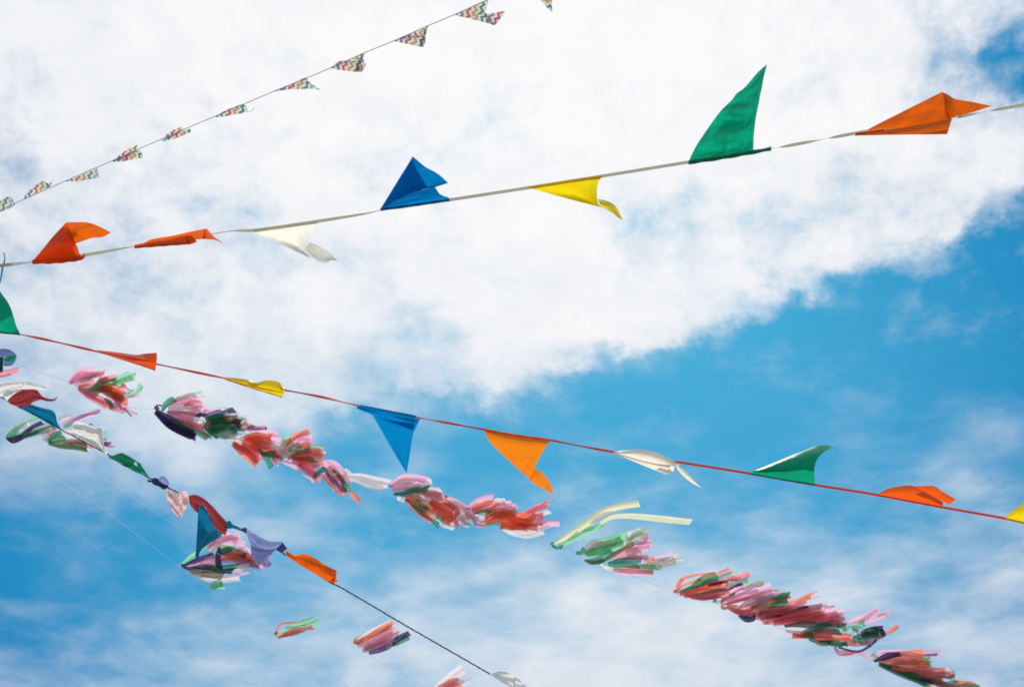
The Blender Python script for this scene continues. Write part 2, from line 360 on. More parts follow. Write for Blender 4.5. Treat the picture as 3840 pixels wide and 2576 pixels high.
# ---------------------------------------------------------------- garland 1: small chevron pennants on a thin cord
P1 = tr('Z1', [(-520,1370),(0,1122),(85,1085),(130,1065),(350,968),(600,860),(850,750),(1150,622),(1368,530)])[:-1] + tr('Z2', [(30,762),(250,668),(480,575),(670,495),(910,388),(1125,300),(1375,190),(1570,108),(1810,0),(2250,-195),(2900,-480)])
mb = MB(); mb.tube([pt(x, y, D['g1'](x)) for x, y in cr(P1, 160)], .0027)
tag(mb.build('cord', 'cord'), 'thin grey cord strung with the small zigzag printed pennants', 'cord')
GC = 'small zigzag print pennants on the thin cord'
def chev(label, parts):
    mb = MB()
    for i, (vw, A, B, kw) in enumerate(parts): loft(mb, vw, 'g1', A, B, seed=len(label)+i, wr=.008, **kw)
    tag(mb.build('pennant', 'chevron'), label, 'pennant', GC)
chev('zigzag print pennant cut off by the left edge of the picture', [('Z1', [(-120,1150),(0,1075),(50,1050),(68,1068),(80,1090)], [(-120,1152),(-30,1142),(30,1122),(60,1112),(78,1100)], dict(bulge=-.07))])
chev('zigzag print pennant rolled tight with a thin upturned tip, second from the left edge', [
 ('Z1', [(128,1060),(140,1035),(220,970),(240,972),(262,985)], [(128,1063),(160,1050),(200,1030),(240,1012),(268,998)], dict(bulge=-.06)),
 ('Z1', [(240,1000),(262,985),(286,953)], [(240,1006),(264,1000),(287,956)], dict(bulge=.02))])
chev('flat triangular zigzag print pennant hanging below its cord, with a square cut right end', [('Z1', [(350,969),(430,938),(520,898)], [(352,971),(440,966),(532,950)], dict(bulge=.02))])
chev('zigzag print pennant swollen like an open cone directly above the bent orange flag', [
 ('Z1', [(600,862),(640,828),(690,795),(735,775)], [(602,864),(650,850),(690,838),(722,815)], dict(bulge=.03, dz=.04)),
 ('Z1', [(600,862),(660,835),(710,812),(745,806),(764,830)], [(604,866),(650,864),(700,856),(740,848),(762,846)], dict(bulge=-.05))])
chev('zigzag print pennant with two stubby ends, pale corner standing above its cord', [
 ('Z1', [(862,750),(905,706),(940,690),(970,674)], [(862,755),(900,740),(940,722),(982,698)], dict(bulge=.03, dz=.03)),
 ('Z1', [(870,752),(940,715),(985,700),(1015,690),(1021,702)], [(872,757),(930,742),(975,728),(1000,716),(1020,708)], dict(bulge=-.04))])
chev('tightly rolled zigzag print pennant with a hair-thin tip curling up to the right', [
 ('Z1', [(1150,626),(1200,594),(1250,573),(1295,557),(1318,572)], [(1155,629),(1200,624),(1250,614),(1295,606),(1322,597)], dict(bulge=-.05)),
 ('Z1', [(1318,596),(1338,596),(1360,573)], [(1318,599),(1341,599),(1362,575)], dict(bulge=0))])
chev('slim dark zigzag print pennant whose tail ends in a downward point', [('Z2', [(250,668),(320,636),(400,604),(485,568),(505,600),(585,656)], [(252,671),(310,662),(370,656),(430,655),(510,650),(588,659)], dict(bulge=-.05))])
chev('zigzag print pennant rounded like a scoop, green and blue inside showing', [
 ('Z2', [(700,480),(780,446),(850,416),(910,392)], [(700,484),(780,452),(850,440),(890,444)], dict(bulge=.02, dz=.05)),
 ('Z2', [(665,497),(720,450),(790,448),(840,446),(888,440)], [(668,502),(720,512),(780,520),(840,527),(885,529)], dict(bulge=-.05, wr=.004) if False else dict(bulge=-.05)),
 ('Z2', [(910,392),(903,440),(918,480),(888,530)], [(862,438),(858,470),(845,500),(870,528)], dict(bulge=.03, dz=.02))])
chev('zigzag print pennant hanging as a half open cone, second from the top edge', [
 ('Z2', [(1180,278),(1240,252),(1310,222),(1376,192)], [(1200,280),(1250,268),(1310,262),(1356,264)], dict(bulge=.02, dz=.05)),
 ('Z2', [(1125,300),(1200,268),(1260,262),(1320,262),(1350,268)], [(1128,304),(1180,315),(1240,328),(1290,338),(1338,347)], dict(bulge=-.05)),
 ('Z2', [(1376,192),(1358,240),(1356,300),(1340,347)], [(1350,214),(1335,262),(1320,300),(1325,340)], dict(bulge=.02, dz=.02))])
chev('largest zigzag print pennant, spread flat with its tip folded up to the right', [
 ('Z2', [(1570,108),(1650,72),(1730,36),(1815,-2)], [(1572,111),(1650,130),(1730,112),(1790,102)], dict(bulge=.02)),
 ('Z2', [(1572,110),(1650,124),(1720,112),(1792,98)], [(1574,112),(1660,134),(1760,160),(1862,184)], dict(bulge=-.02)),
 ('Z2', [(1792,100),(1850,98),(1938,80)], [(1800,166),(1862,184),(1940,84)], dict(bulge=.03, dz=.01, nv=14))])
chev('zigzag print pennant of which only the purple and red tip shows at the top edge', [('Z2', [(2150,-150),(2180,-30),(2230,45),(2281,96)], [(2370,-248),(2300,-60),(2280,10),(2282,92)], dict(bulge=.02))])

# ---------------------------------------------------------------- garland 2: large pennants on pale twisting tape
P2 = [(-500,1060),(0,997),(123,982),(312,958),(493,926),(860,868),(953,864),(1180,832),(1380,800),(1426,789),(1687,750),(1980,705),(2259,661),(2580,609),(2884,560),(3056,529),(3212,500),(3400,470),(3582,441),(3700,419),(3840,394),(4400,290)]
mb = MB(); band(mb, 'g2', P2, 12, interp([(-400,0),(50,12),(118,85),(250,180),(330,190),(440,240),(505,268),(700,270),(860,262),(960,200),(1180,180),(1330,230),(1425,268),(1500,200),(1690,180),(1980,190),(2260,180),(2580,190),(2890,265),(2990,360),(3080,448),(3170,540),(3600,550),(3680,628),(3790,720),(3900,760),(4400,900)]), n=420, dz=lambda x: .012+.09*max(0, min(1, (x-3230)/60))*max(0, min(1, (3600-x)/40)))
tag(mb.build('tape', 'tape'), 'pale greenish beige tape, twisting, strung with the large solid colour pennants', 'tape')
G2 = 'large solid colour pennants on the pale tape'
def pennant(label, g, mat, group, sheets, hem=None, hemw=9):
    """Empty at the hem > panel, hem"""
    mbs = MB()
    for i, (kind, vw, *a) in enumerate(sheets):
        kw = a[-1] if isinstance(a[-1], dict) else {}
        aa = a[:-1] if isinstance(a[-1], dict) else a
        if kind == 'r': rows_sheet(mbs, vw, g, aa[0], seed=len(label)+i, **kw)
        else: loft(mbs, vw, g, aa[0], aa[1], seed=len(label)+i, **kw)
    if hem:
        vw, hp = hem; q = tr(vw, hp); e = empty('pennant', pt(q[0][0], q[0][1], D[g](q[0][0])))
        tag(e, label, 'pennant', group); mbs.build('panel', mat, e)
        h = MB(); C = cr(q, 30); R = []
        for i, (x, y) in enumerate(C):
            d = D[g](x); m = d/FPX; r = []
            for k in range(9):
                w = 2*math.pi*k/8; r.append(pt(x, y+math.sin(w)*hemw/2*(1+.15*math.sin(i*.9)), d-.004+math.cos(w)*hemw*.2*m))
            R.append(r)
        h.grid(R); h.build('hem', mat, e)
    else: tag(mbs.build('pennant', mat), label, 'pennant', group)
pennant('orange pennant bent over sideways above the pale tape, nearest the left edge', 'g2', 'orange', G2, [
 ('r', 'Z1', [[(170,1400),(300,1398),(440,1392)], [(228,1332,.02),(320,1340,-.02),(424,1352,.01)], [(285,1262,.05),(340,1290,0),(412,1318,.03)], [(345,1198,.09),(368,1245,.04),(402,1303,.05)],
   [(352,1189,.1),(380,1240,.09),(406,1302,.08)], [(405,1188,.06),(425,1238,.05),(445,1288,.05)], [(465,1189,.01),(480,1230,.02),(495,1272,.04)], [(525,1208,-.02),(538,1240,-.02),(548,1267,0)], [(592,1242,-.05),(592,1243,-.05),(590,1245,-.05)]], dict(nv=44)),
 ('r', 'Z1', [[(180,1392,.02),(300,1394,.02),(435,1386,.02)], [(292,1262,.07),(345,1290,.02),(405,1318,.045)], [(350,1200,.11),(372,1245,.06),(396,1300,.07)]])],
 hem=('Z1', [(172,1400),(300,1397),(440,1378),(454,1360)]), hemw=16)
pennant('red orange pennant folded flat along the pale tape, between bent orange and white pennants', 'g2', 'redorange', G2, [
 ('l', 'Z5', [(965,292),(1020,266),(1170,240),(1290,213),(1390,193)], [(965,300),(1050,290),(1200,285),(1300,270),(1400,262)], dict(bulge=.02, dz=.06)),
 ('l', 'Z5', [(905,302),(1060,274),(1180,252),(1265,238)], [(905,324),(1050,315),(1180,306),(1285,300)], dict(bulge=-.04)),
 ('l', 'Z5', [(1250,245),(1290,240),(1312,262)], [(1270,302),(1290,298),(1330,282)], dict(bulge=-.01)),
 ('l', 'Z5', [(1378,196),(1392,193),(1440,245),(1500,288)], [(1368,262),(1400,266),(1450,270),(1500,292)], dict(bulge=.03, dz=.03))],
 hem=('Z5', [(905,320),(1100,306),(1280,292)]), hemw=8)
pennant('white pennant under the pale tape with its tip curled into a rounded scoop', 'g2', 'white', G2, [
 ('r', 'Z5', [[(1700,210),(1920,180),(2146,150)], [(1800,256,.02),(1960,238,.05),(2098,225,.02)], [(1900,302,.03),(1990,292,.08),(2068,292,.03)], [(2000,348,.03),(2045,342,.06),(2070,342,.02)], [(2092,392,0),(2096,391,0),(2100,390,0)]]),
 ('r', 'Z5', [[(2086,284,.05),(2064,325,.0),(2100,391,.0)], [(2150,312,.09),(2125,365,.04),(2160,421,.02)], [(2212,350,.1),(2190,392,.06),(2206,421,.03)], [(2256,392,.08),(2240,404,.05),(2236,406,.04)], [(2276,412,.04),(2277,413,.04),(2277,413,.04)]])],
 hem=('Z5', [(1703,209),(1920,178),(2144,149)]), hemw=7)
pennant('blue pennant blown upright and folded double above the pale tape', 'g2', 'blue', G2, [
 ('r', 'Z3', [[(160,612),(440,574),(715,535)], [(160,610,.01),(430,545,-.01),(705,512,0)], [(160,608,.02),(420,525,.01),(665,500,.0)], [(160,606,.03),(400,505,.02),(632,480,.02)], [(165,600,.05),(380,485,.05),(598,428,.05)]]),
 ('r', 'Z3', [[(160,606,.0),(360,500,.0),(480,455,.0),(600,430,.01)], [(250,462,.02),(400,425,-.02),(520,420,.03),(690,402,.08)], [(262,442,.02),(410,400,-.01),(540,385,.05),(702,398,.1)], [(330,332,.02),(420,330,.0),(520,320,.06),(622,325,.1)], [(380,252,.02),(430,255,.01),(480,255,.05),(520,268,.08)], [(412,198,.02),(425,200,.02),(440,205,.03),(455,214,.04)], [(420,186,.03),(421,186,.03),(422,187,.03),(424,188,.03)]], dict(nv=40)),
 ('r', 'Z3', [[(175,594,.025),(300,520,.02),(400,485,.02),(540,436,.025)], [(250,466,.04),(350,430,.02),(430,410,.01),(505,375,.04)], [(330,336,.04),(380,320,.03),(420,300,.03),(455,290,.03)], [(418,192,.045),(420,191,.045),(422,191,.045),(424,192,.045)]])],
 hem=('Z3', [(162,610),(440,572),(714,532)]), hemw=9)
pennant('yellow pennant streaming down from the pale tape, with a thin pale tip', 'g2', 'yellow', G2, [
 ('r', 'Z3', [[(1340,432),(1640,388),(1930,346)], [(1480,474,.02),(1680,440,.05),(1898,395,.0)], [(1600,508,.03),(1740,485,.08),(1890,450,.0)], [(1720,540,.03),(1800,525,.08),(1890,510,.0)], [(1850,572,.02),(1880,568,.03),(1900,560,.0)], [(1928,592,0),(1930,592,0),(1932,592,0)]]),
 ('r', 'Z3', [[(1896,524,.06),(1905,550,.0),(1930,592,.02)], [(1960,538,.1),(1960,570,.04),(1968,610,.03)], [(2015,562,.12),(2010,590,.08),(2010,634,.04)], [(2050,600,.1),(2045,630,.08),(2058,672,.04)], [(2092,692,.04),(2093,693,.04),(2093,694,.04)]])],
 hem=('Z3', [(1342,431),(1640,386),(1928,346)]), hemw=7)
pennant('tall green pennant blown upright above the pale tape, creased and pointed', 'g2', 'green', G2, [
 ('r', 'Z4', [[(140,718),(350,690),(567,655)], [(175,640,.02),(360,620,.06),(568,590,.02)], [(215,572,.04),(390,550,.0),(572,520,.04)], [(310,435,.06),(440,430,.1),(582,435,.04)], [(352,380,.07),(470,385,.05),(592,380,.05)], [(392,340,.1),(500,330,.1),(605,318,.05)], [(428,305,.08),(520,290,.1),(612,275,.05)], [(458,264,.1),(545,245,.08),(625,220,.06)], [(505,230,.1),(570,205,.1),(632,175,.06)], [(600,122,.1),(622,120,.1),(646,115,.08)], [(654,75,.09),(655,75,.09),(656,76,.09)]], dict(wr=.028, nv=48, nu=34))],
 hem=('Z4', [(142,716),(350,686),(568,648),(640,634),(684,625)]), hemw=15)
pennant('orange pennant blown along the pale tape like a paper dart, nearest the right edge', 'g2', 'orange', G2, [
 ('r', 'Z4', [[(1305,508,.03),(1560,484,.03),(1862,432,.03)], [(1308,504,.03),(1570,455,.03),(1840,400,.05)], [(1420,445,.05),(1620,400,.05),(1824,365,.06)], [(1560,375,.06),(1690,345,.06),(1815,320,.07)], [(1800,255,.08),(1804,256,.08),(1807,257,.08)]]),
 ('r', 'Z4', [[(1806,256,.08),(1814,320,.07),(1824,440,.05)], [(1845,275,.03),(1845,340,.03),(1855,432,.03)], [(1880,297,0),(1885,350,.0),(1905,412,.01)], [(2000,320,-.03),(2000,350,-.03),(2010,385,-.03)], [(2125,345,-.06),(2125,346,-.06),(2125,347,-.06)]]),
 ('r', 'Z4', [[(1232,540,-.02),(1500,535,-.03),(1835,531,-.03)], [(1235,530,-.0),(1540,508,-.02),(1850,485,-.02)], [(1240,521,.01),(1560,484,.01),(1866,430,.01)]])],
 hem=('Z4', [(1234,534),(1300,522),(1420,506)]), hemw=9)

# ---------------------------------------------------------------- garland 3: pennants on red ribbon
P3 = [(-500,1170)] + tr('Z6', [(0,322),(150,341),(300,370),(500,415),(700,462),(920,512),(1145,556),(1380,605),(1645,660),(1860,705),(2075,745)]) + tr('Z7', [(0,136),(220,188),(400,224),(585,260),(970,330),(1150,361),(1345,390),(1500,420),(1720,460),(2050,515)]) + tr('Z8', [(80,232),(540,305),(970,380),(1375,445),(1810,527),(2220,600),(2338,626),(3000,760)])
mb = MB(); band(mb, 'g3', P3, 9.2, lambda x: 62*math.sin(x*.0165+1.1*math.sin(x*.0041)) if x < 2540 else 12*math.sin(x*.004), n=520, dz=lambda x: .006)
tag(mb.build('ribbon', 'redtape'), 'narrow red ribbon, twisted, running from the left edge to the right edge', 'ribbon')
G3 = 'pennants on the narrow red ribbon'
pennant('dark green pennant cut off by the left edge where the red ribbon starts', 'g3', 'green', G3, [
 ('r', 'Z6', [[(-300,285),(-80,318),(150,341)], [(-260,200,.03),(-50,240,.0),(118,275,.02)], [(-200,90,.04),(-50,140,.0),(98,205,.03)], [(-120,0,.05),(-20,60,.02),(72,132,.04)], [(-60,-40,.05),(-20,0,.03),(38,76,.05)], [(-30,-20,.04),(-10,10,.03),(-5,35,.03)]])],
 hem=('Z6', [(-298,286),(-80,316),(146,340)]), hemw=6)
pennant('orange pennant rolled into a trumpet on the red ribbon below the white cloud', 'g3', 'redorange', G3, [
 ('r', 'Z6', [[(700,464,0),(850,512,0),(1000,560,0),(1135,603,0)], [(702,460,-.03),(870,494,-.05),(1030,530,-.07),(1141,560,-.06)], [(706,457,-.02),(900,480,-.03),(1045,500,-.05),(1146,520,-.03)], [(714,454,.02),(880,472,.02),(985,490,.03),(1060,479,.02),(1146,473,.05)][:5]] if False else
  [[(700,464,0),(850,512,0),(1000,560,0),(1135,603,0)], [(702,460,-.03),(870,494,-.05),(1030,530,-.07),(1141,560,-.03)], [(706,457,-.01),(880,482,-.02),(1045,500,-.03),(1146,520,-.02)], [(714,454,.0),(880,473,.0),(1000,488,.01),(1060,479,.0),(1146,473,.02)]])],
 hem=('Z6', [(702,462),(920,528),(1134,600)]), hemw=5)
pennant('yellow pennant rolled along the red ribbon, short and rounded at its end', 'g3', 'yellow', G3, [
 ('r', 'Z6', [[(1640,664,0),(1780,712,0),(1900,748,0),(2064,798,0)], [(1643,660,-.01),(1800,698,-.02),(1930,728,-.02),(2074,770,-.02)], [(1646,656,-.0),(1800,685,-.01),(1930,705,-.015),(2079,738,-.01)], [(1650,651,.01),(1800,668,.01),(1872,690,.02),(1950,675,.01),(2035,687,.02),(2070,722,.02)]], dict(wr=.002, nv=44))],
 hem=('Z6', [(1642,664),(1850,733),(2062,795)]), hemw=5)
pennant('blue pennant hanging straight down to a sharp point from the red ribbon', 'g3', 'blue', G3, [
 ('r', 'Z7', [[(213,202,-.01),(310,245,-.01),(430,290,-.01),(545,333,-.01)], [(217,196,-.012),(330,232,-.02),(440,262,-.025),(555,295,-.03)], [(222,190,-.012),(340,215,-.02),(450,238,-.025),(560,265,-.03)], [(238,184,-.005),(350,205,-.005),(450,224,-.005),(562,245,-.01)]], dict(wr=.0015, nv=44)),
 ('r', 'Z7', [[(300,232,.02),(440,250,.02),(586,264,.02)], [(322,270,.03),(440,290,.0),(570,298,.0)], [(375,362,.04),(460,368,.0),(545,352,.0)], [(440,475,.04),(485,480,.01),(526,470,.02)], [(504,581,.03),(505,582,.03),(507,580,.03)]])],
 hem=None)
pennant('amber orange pennant hanging from the red ribbon with a paler tip turned back', 'g3', 'softorange', G3, [
 ('r', 'Z7', [[(965,333),(1150,362),(1346,390)], [(972,368,-.02),(1150,395,-.03),(1322,425,-.02)], [(1000,408,-.02),(1150,430,-.035),(1300,460,-.02)], [(1110,515,-.0),(1180,530,-.03),(1262,530,-.02)], [(1180,578,.01),(1210,575,-.03),(1245,570,-.02)], [(1224,616,0),(1226,614,0),(1232,606,0)]]),
 ('r', 'Z7', [[(1253,551,.0),(1235,580,.03),(1224,616,.0)], [(1300,582,-.06),(1268,610,.0),(1248,643,.02)], [(1345,640,-.04),(1318,656,.0),(1303,672,.02)], [(1366,712,.0),(1366,712,.0),(1366,712,.0)]])],
 hem=('Z7', [(968,332),(1150,360),(1344,388)]), hemw=7)
pennant('white pennant rolled into a tube on the red ribbon, with a narrow hanging tail', 'g3', 'white', G3, [
 ('r', 'Z7', [[(1714,462,0),(1800,500,0),(1920,550,0),(2030,591,0)], [(1716,461,-.01),(1810,485,-.03),(1930,520,-.04),(2033,560,-.035)], [(1720,459,-.01),(1820,465,-.03),(1950,490,-.04),(2060,536,-.035)], [(1724,459,0),(1800,447,0),(1880,445,0),(1960,460,0),(2030,492,0),(2096,528,0)]], dict(wr=.0015, nv=44)),
 ('r', 'Z7', [[(1950,540,.03),(2020,570,.0),(2048,590,-.0)], [(1960,520,.05),(2030,550,.05),(2066,570,.03)], [(1980,505,.03),(2030,530,.02),(2074,543,-.0)]]),
 ('r', 'Z7', [[(2070,528,.0),(2096,526,.02),(2100,540,.02)], [(2088,556,.0),(2104,558,.0),(2122,556,.02)], [(2125,602,.02),(2140,598,.0),(2158,594,.02)], [(2175,640,.03),(2185,636,.02),(2192,630,.03)], [(2226,666,.03),(2227,666,.03),(2228,666,.03)]])],
 hem=None)
pennant('green pennant arching above the red ribbon with a bright curled back crest', 'g3', 'green', G3, [
 ('r', 'Z8', [[(538,305,0),(750,343,0),(971,381,0)], [(542,303,-.02),(755,315,-.03),(968,335,-.02)], [(548,300,-.03),(765,285,-.06),(966,290,-.04)], [(565,292,-.03),(790,250,-.05),(972,245,-.04)], [(600,278,-.01),(820,210,-.02),(990,205,-.01)], [(700,236,.03),(880,172,.04),(1020,172,.03)], [(850,174,.09),(960,140,.1),(1060,148,.07)], [(900,158,.14),(1000,121,.15),(1090,136,.12)], [(990,124,.15),(1060,124,.18),(1142,168,.12)]], dict(nv=44))],
 hem=('Z8', [(542,306),(750,344),(968,380)]), hemw=5)
pennant('bright orange pennant puffed up in two overlapping layers on the red ribbon', 'g3', 'redorange', G3, [
 ('l', 'Z8', [(1375,444),(1450,405),(1530,388),(1612,385),(1700,432),(1808,492)], [(1376,446),(1460,462),(1540,477),(1640,495),(1720,510),(1808,526)], dict(bulge=-.05)),
 ('l', 'Z8', [(1600,388),(1680,388),(1750,387),(1800,420),(1892,474)], [(1600,392),(1680,425),(1730,450),(1790,480),(1850,509)], dict(bulge=-.03, dz=.04))],
 hem=('Z8', [(1378,446),(1600,489),(1806,526)]), hemw=5)
pennant('yellow pennant at the right edge above the end of the red ribbon', 'g3', 'yellow', G3, [
 ('l', 'Z8', [(2215,598),(2262,548),(2310,522),(2345,488),(2420,455),(2520,470)], [(2217,600),(2300,617),(2350,628),(2440,646),(2560,670),(2650,690)], dict(bulge=-.05))],
 hem=('Z8', [(2218,600),(2420,643),(2648,690)]), hemw=5)

# ---------------------------------------------------------------- garland 4: knotted cloths on a dark rope
P4 = [(-500,1190),(-120,1420),(28,1502),(130,1556),(230,1611),(415,1709),(575,1800),(708,1869),(850,1967),(923,1995),(1077,2083),(1244,2186),(1275,2200),(1524,2346),(1839,2527),(2100,2680),(2700,3060)]
C4 = [pt(x, y, D['k'](x)+.035) for x, y in cr(P4, 1400)]
rope = empty('rope', C4[0]); tag(rope, 'dark twisted rope running down to the lower edge past the orange cloth', 'rope')
for k, (mt, rr) in enumerate((('rope', .0022), ('ropelight', .0013), ('rope', .0022))):
    mb = MB(); pts = []; acc_ = 0
    for i, p in enumerate(C4):
        t = (C4[min(i+1, 1399)]-C4[max(i-1, 0)]).normalized(); a = t.cross(Vector((0,.3,1))).normalized(); b = t.cross(a)
        if i: acc_ += (p-C4[i-1]).length
        w = acc_*2*math.pi/.055 + k*2.09; pts.append(p+(a*math.cos(w)+b*math.sin(w))*.0019)
    mb.tube(pts, rr, 6); mb.build('strand', mt, rope)
GK = 'cloths knotted onto the dark rope'
def cloth(label, mat, parts, cat='cloth', extra=None):
    mb = MB()
    for i, (vw, A, B, kw) in enumerate(parts):
        if vw == 'rows': rows_sheet(mb, 'W3', 'k', A, seed=3, **kw); continue
        k = dict(wr=.018, bulge=-.03); k.update(kw); loft(mb, vw, 'k', A, B, seed=len(label)+i*3, **k)
    if not extra: tag(mb.build('cloth', mat), label, cat, GK); return
    vw, A = parts[0][0], parts[0][1]; q = tr(vw, A)[0]; e = empty('cloth', pt(q[0], q[1], D['k'](q[0]))); tag(e, label, cat, GK)
    mb.build('panel', mat, e)
    for nm, m2, vw, A, B, kw in extra:
        m_ = MB(); k = dict(wr=.01, bulge=-.02); k.update(kw); loft(m_, vw, 'k', A, B, seed=4, **k); m_.build(nm, m2, e)
cloth('lilac cloth looping over a green one at the left edge, with a dark green side', 'cviolet', [('W1', [(-220,130),(-60,105),(60,100),(130,112),(200,160),(228,195)], [(-220,300),(-60,260),(40,225),(90,200),(160,190),(222,190)], dict(bulge=-.05)),
  ('W1', [(45,275),(120,268),(180,245),(220,200)], [(48,330),(110,330),(160,318),(212,252)], dict(bulge=.03, dz=.05))],
 extra=[('lining', 'cgreen', 'W1', [(45,235),(100,198),(160,185),(222,185)], [(48,270),(100,272),(160,262),(218,205)], dict(dz=.03)),
        ('side_flap', 'cdark', 'W1', [(-180,230),(-40,215),(45,212)], [(-200,480),(-60,440),(40,405)], dict(dz=.0))])
cloth('grey white cloth with a rounded sleeve-like end, above the maroon cloth by the left edge', 'cwhite', [('W1', [(-150,560),(0,548),(160,540),(320,545)], [(-150,760),(0,742),(110,700),(290,640)], dict(folds=2, famp=.02)),
  ('W1', [(300,548),(360,540),(440,558),(560,592),(630,620)], [(290,640),(350,640),(450,640),(560,652),(632,648)], dict(bulge=-.06)),
  ('W1', [(40,700),(100,650),(200,640),(330,632)], [(80,792),(105,785),(160,730),(230,685)], dict(folds=1.5, famp=.02))])
cloth('maroon cloth with a thin wavy tip, just below the grey white cloth', 'cmaroon', [('W1', [(105,782),(160,730),(240,672),(330,635),(480,640),(530,690),(570,735),(650,765),(720,768),(768,738)], [(125,830),(170,850),(240,872),(320,870),(400,858),(425,822),(540,782),(630,800),(730,792),(770,742)], dict(folds=2, famp=.025, bulge=-.02))])
cloth('dark teal blue cloth pulled into a long point along the dark rope, top left', 'cteal', [('W1', [(245,868),(330,868),(420,842),(480,862),(600,895),(690,918),(742,970),(765,1080),(826,1178)], [(247,892),(330,918),(420,962),(500,1012),(600,1070),(680,1115),(720,1140),(770,1165),(822,1190)], dict(folds=1.5, famp=.03, bulge=.02))])
cloth('large white cloth fanned over the dark rope, right of the dark teal blue cloth', 'cwhite', [('W1', [(850,1188),(960,1132),(1005,1070),(1080,1080),(1180,1110),(1260,1152),(1320,1142),(1368,1135),(1388,1270),(1390,1400),(1402,1492)], [(852,1192),(930,1235),(1000,1262),(1060,1290),(1130,1325),(1180,1350),(1230,1380),(1280,1410),(1330,1440),(1370,1468),(1400,1496)], dict(folds=1.5, famp=.04, bulge=-.02, wr=.03)),
  ('W1', [(1385,1440),(1410,1450),(1440,1495)], [(1385,1490),(1405,1500),(1425,1505)], dict())])
cloth('emerald green cloth twisted around the dark rope with a small hole in it', 'cgreen', [('W3', [(140,148),(180,142),(260,118),(310,138),(360,168),(400,192)], [(150,168),(200,190),(240,212),(290,245),(330,240),(372,215)], dict(folds=2, famp=.02)),
  ('W3', [(395,192),(430,212),(455,250),(490,305),(518,345)], [(408,246),(420,270),(440,290),(480,320),(512,350)], dict()),
  ('W3', [(300,205),(360,215),(400,240),(420,262)], [(280,235),(330,262),(380,290),(470,325)], dict())])
cloth('small lilac and navy cloth wound into a tight knot, beside the pale pink cloth', 'clilac', [('W3', [(600,372),(612,338),(640,332),(670,348),(700,392)], [(612,390),(640,405),(660,415),(680,422),(698,428)], dict(folds=1.5, famp=.02))],
 extra=[('knot', 'cnavy', 'W3', [(498,352),(530,372),(552,350),(600,355),(640,395),(690,418)], [(505,390),(535,388),(560,412),(600,425),(650,455),(690,440)], dict(folds=3, famp=.03))])
cloth('pale pink crumpled cloth hanging as a pointed bag, left of the big maroon cloth', 'cpink', [('rows', [[(680,440,0),(722,462,.02),(768,486,.05),(803,476,.0),(850,472,-.02),(886,520,0)],[(672,490,0),(715,505,-.05),(760,530,.03),(800,520,-.03),(850,520,.03),(882,550,0)],[(690,575,0),(725,580,.04),(765,590,-.05),(800,580,.03),(840,585,-.03),(870,592,0)],[(722,640,0),(750,645,-.03),(780,650,.03),(805,645,-.03),(830,645,.02),(850,648,0)],[(760,690,0),(775,695,.02),(790,695,-.02),(805,694,.02),(815,693,0),(828,692,0)],[(794,726,0),(795,727,0),(796,728,0),(797,728,0),(798,728,0),(799,727,0)]], None, dict(wr=.012, nu=40, nv=40))])
cloth('big maroon cloth arched over the tall blue cloth on the dark rope', 'cmaroon', [('W3', [(880,512),(940,503),(1020,538),(1100,610),(1170,688),(1240,775),(1222,868)], [(882,560),(960,590),(1010,598),(1045,640),(1085,730),(1130,820),(1215,878)], dict(folds=1, famp=.02, bulge=-.06)),
  ('W3', [(880,540),(920,560),(985,592)], [(885,580),(910,622),(965,675)], dict(dz=.03))])
cloth('tall blue cloth hanging straight down from under the big maroon cloth', 'cteal', [('W3', [(962,585),(965,700),(957,850),(948,1000),(942,1060),(950,1112)], [(1012,590),(1075,700),(1190,868),(1080,945),(985,1030),(972,1112)], dict(folds=1, famp=.04, dz=.06, bulge=.03)) ])
cloth('tiny turquoise cloth scrap tied in a knot right of the big maroon cloth', 'cteal', [('W3', [(1230,748),(1262,745),(1280,770),(1330,795),(1370,815)], [(1232,785),(1225,815),(1270,815),(1330,812),(1370,825)], dict(folds=3, famp=.02))])
cloth('lilac cloth hung between two navy tied corners, beside the orange cloth', 'clilac', [('W3', [(1412,812),(1470,850),(1540,890),(1630,930),(1745,938)], [(1415,862),(1445,950),(1478,1010),(1580,1040),(1685,1005)], dict(folds=1, famp=.02)),
  ('W3', [(1455,960),(1520,960),(1600,980),(1690,1000)], [(1450,1060),(1480,1110),(1530,1152),(1640,1065)], dict(folds=1, famp=.025))],
 extra=[('corner', 'cnavy', 'W3', [(1365,818),(1395,806),(1415,812)], [(1368,828),(1390,850),(1415,865)], {}), ('corner', 'cnavy', 'W3', [(1690,1000),(1725,965),(1745,940)], [(1738,1042),(1765,1020),(1790,998)], {})])
cloth('orange cloth lying wavy along the dark rope, where the rope becomes bare', 'orange', [('W3', [(1780,1008),(1800,1030),(1860,1062),(1950,1048),(2050,1092),(2140,1150),(2248,1205)], [(1778,1065),(1830,1100),(1880,1135),(1960,1185),(2050,1235),(2130,1280),(2215,1322)], dict(folds=.7, famp=.04, bulge=-.05)),
  ('W3', [(2246,1205),(2242,1270),(2252,1303)], [(2190,1290),(2210,1315),(2220,1322)], dict(bulge=0))])
cloth('white cloth cut off by the lower edge at the end of the dark rope', 'cwhite', [('W4', [(1885,696),(1925,682),(1960,672),(2030,684),(2075,715),(2090,740)], [(1890,702),(1930,725),(1975,755),(2020,780),(2060,808),(2085,818)], dict(bulge=.0, wr=.006)),
  ('W4', [(2070,712),(2120,735),(2170,785),(2240,860),(2330,960)], [(2075,800),(2100,825),(2140,850),(2200,890),(2290,970)], dict(dz=.02, bulge=.0))])

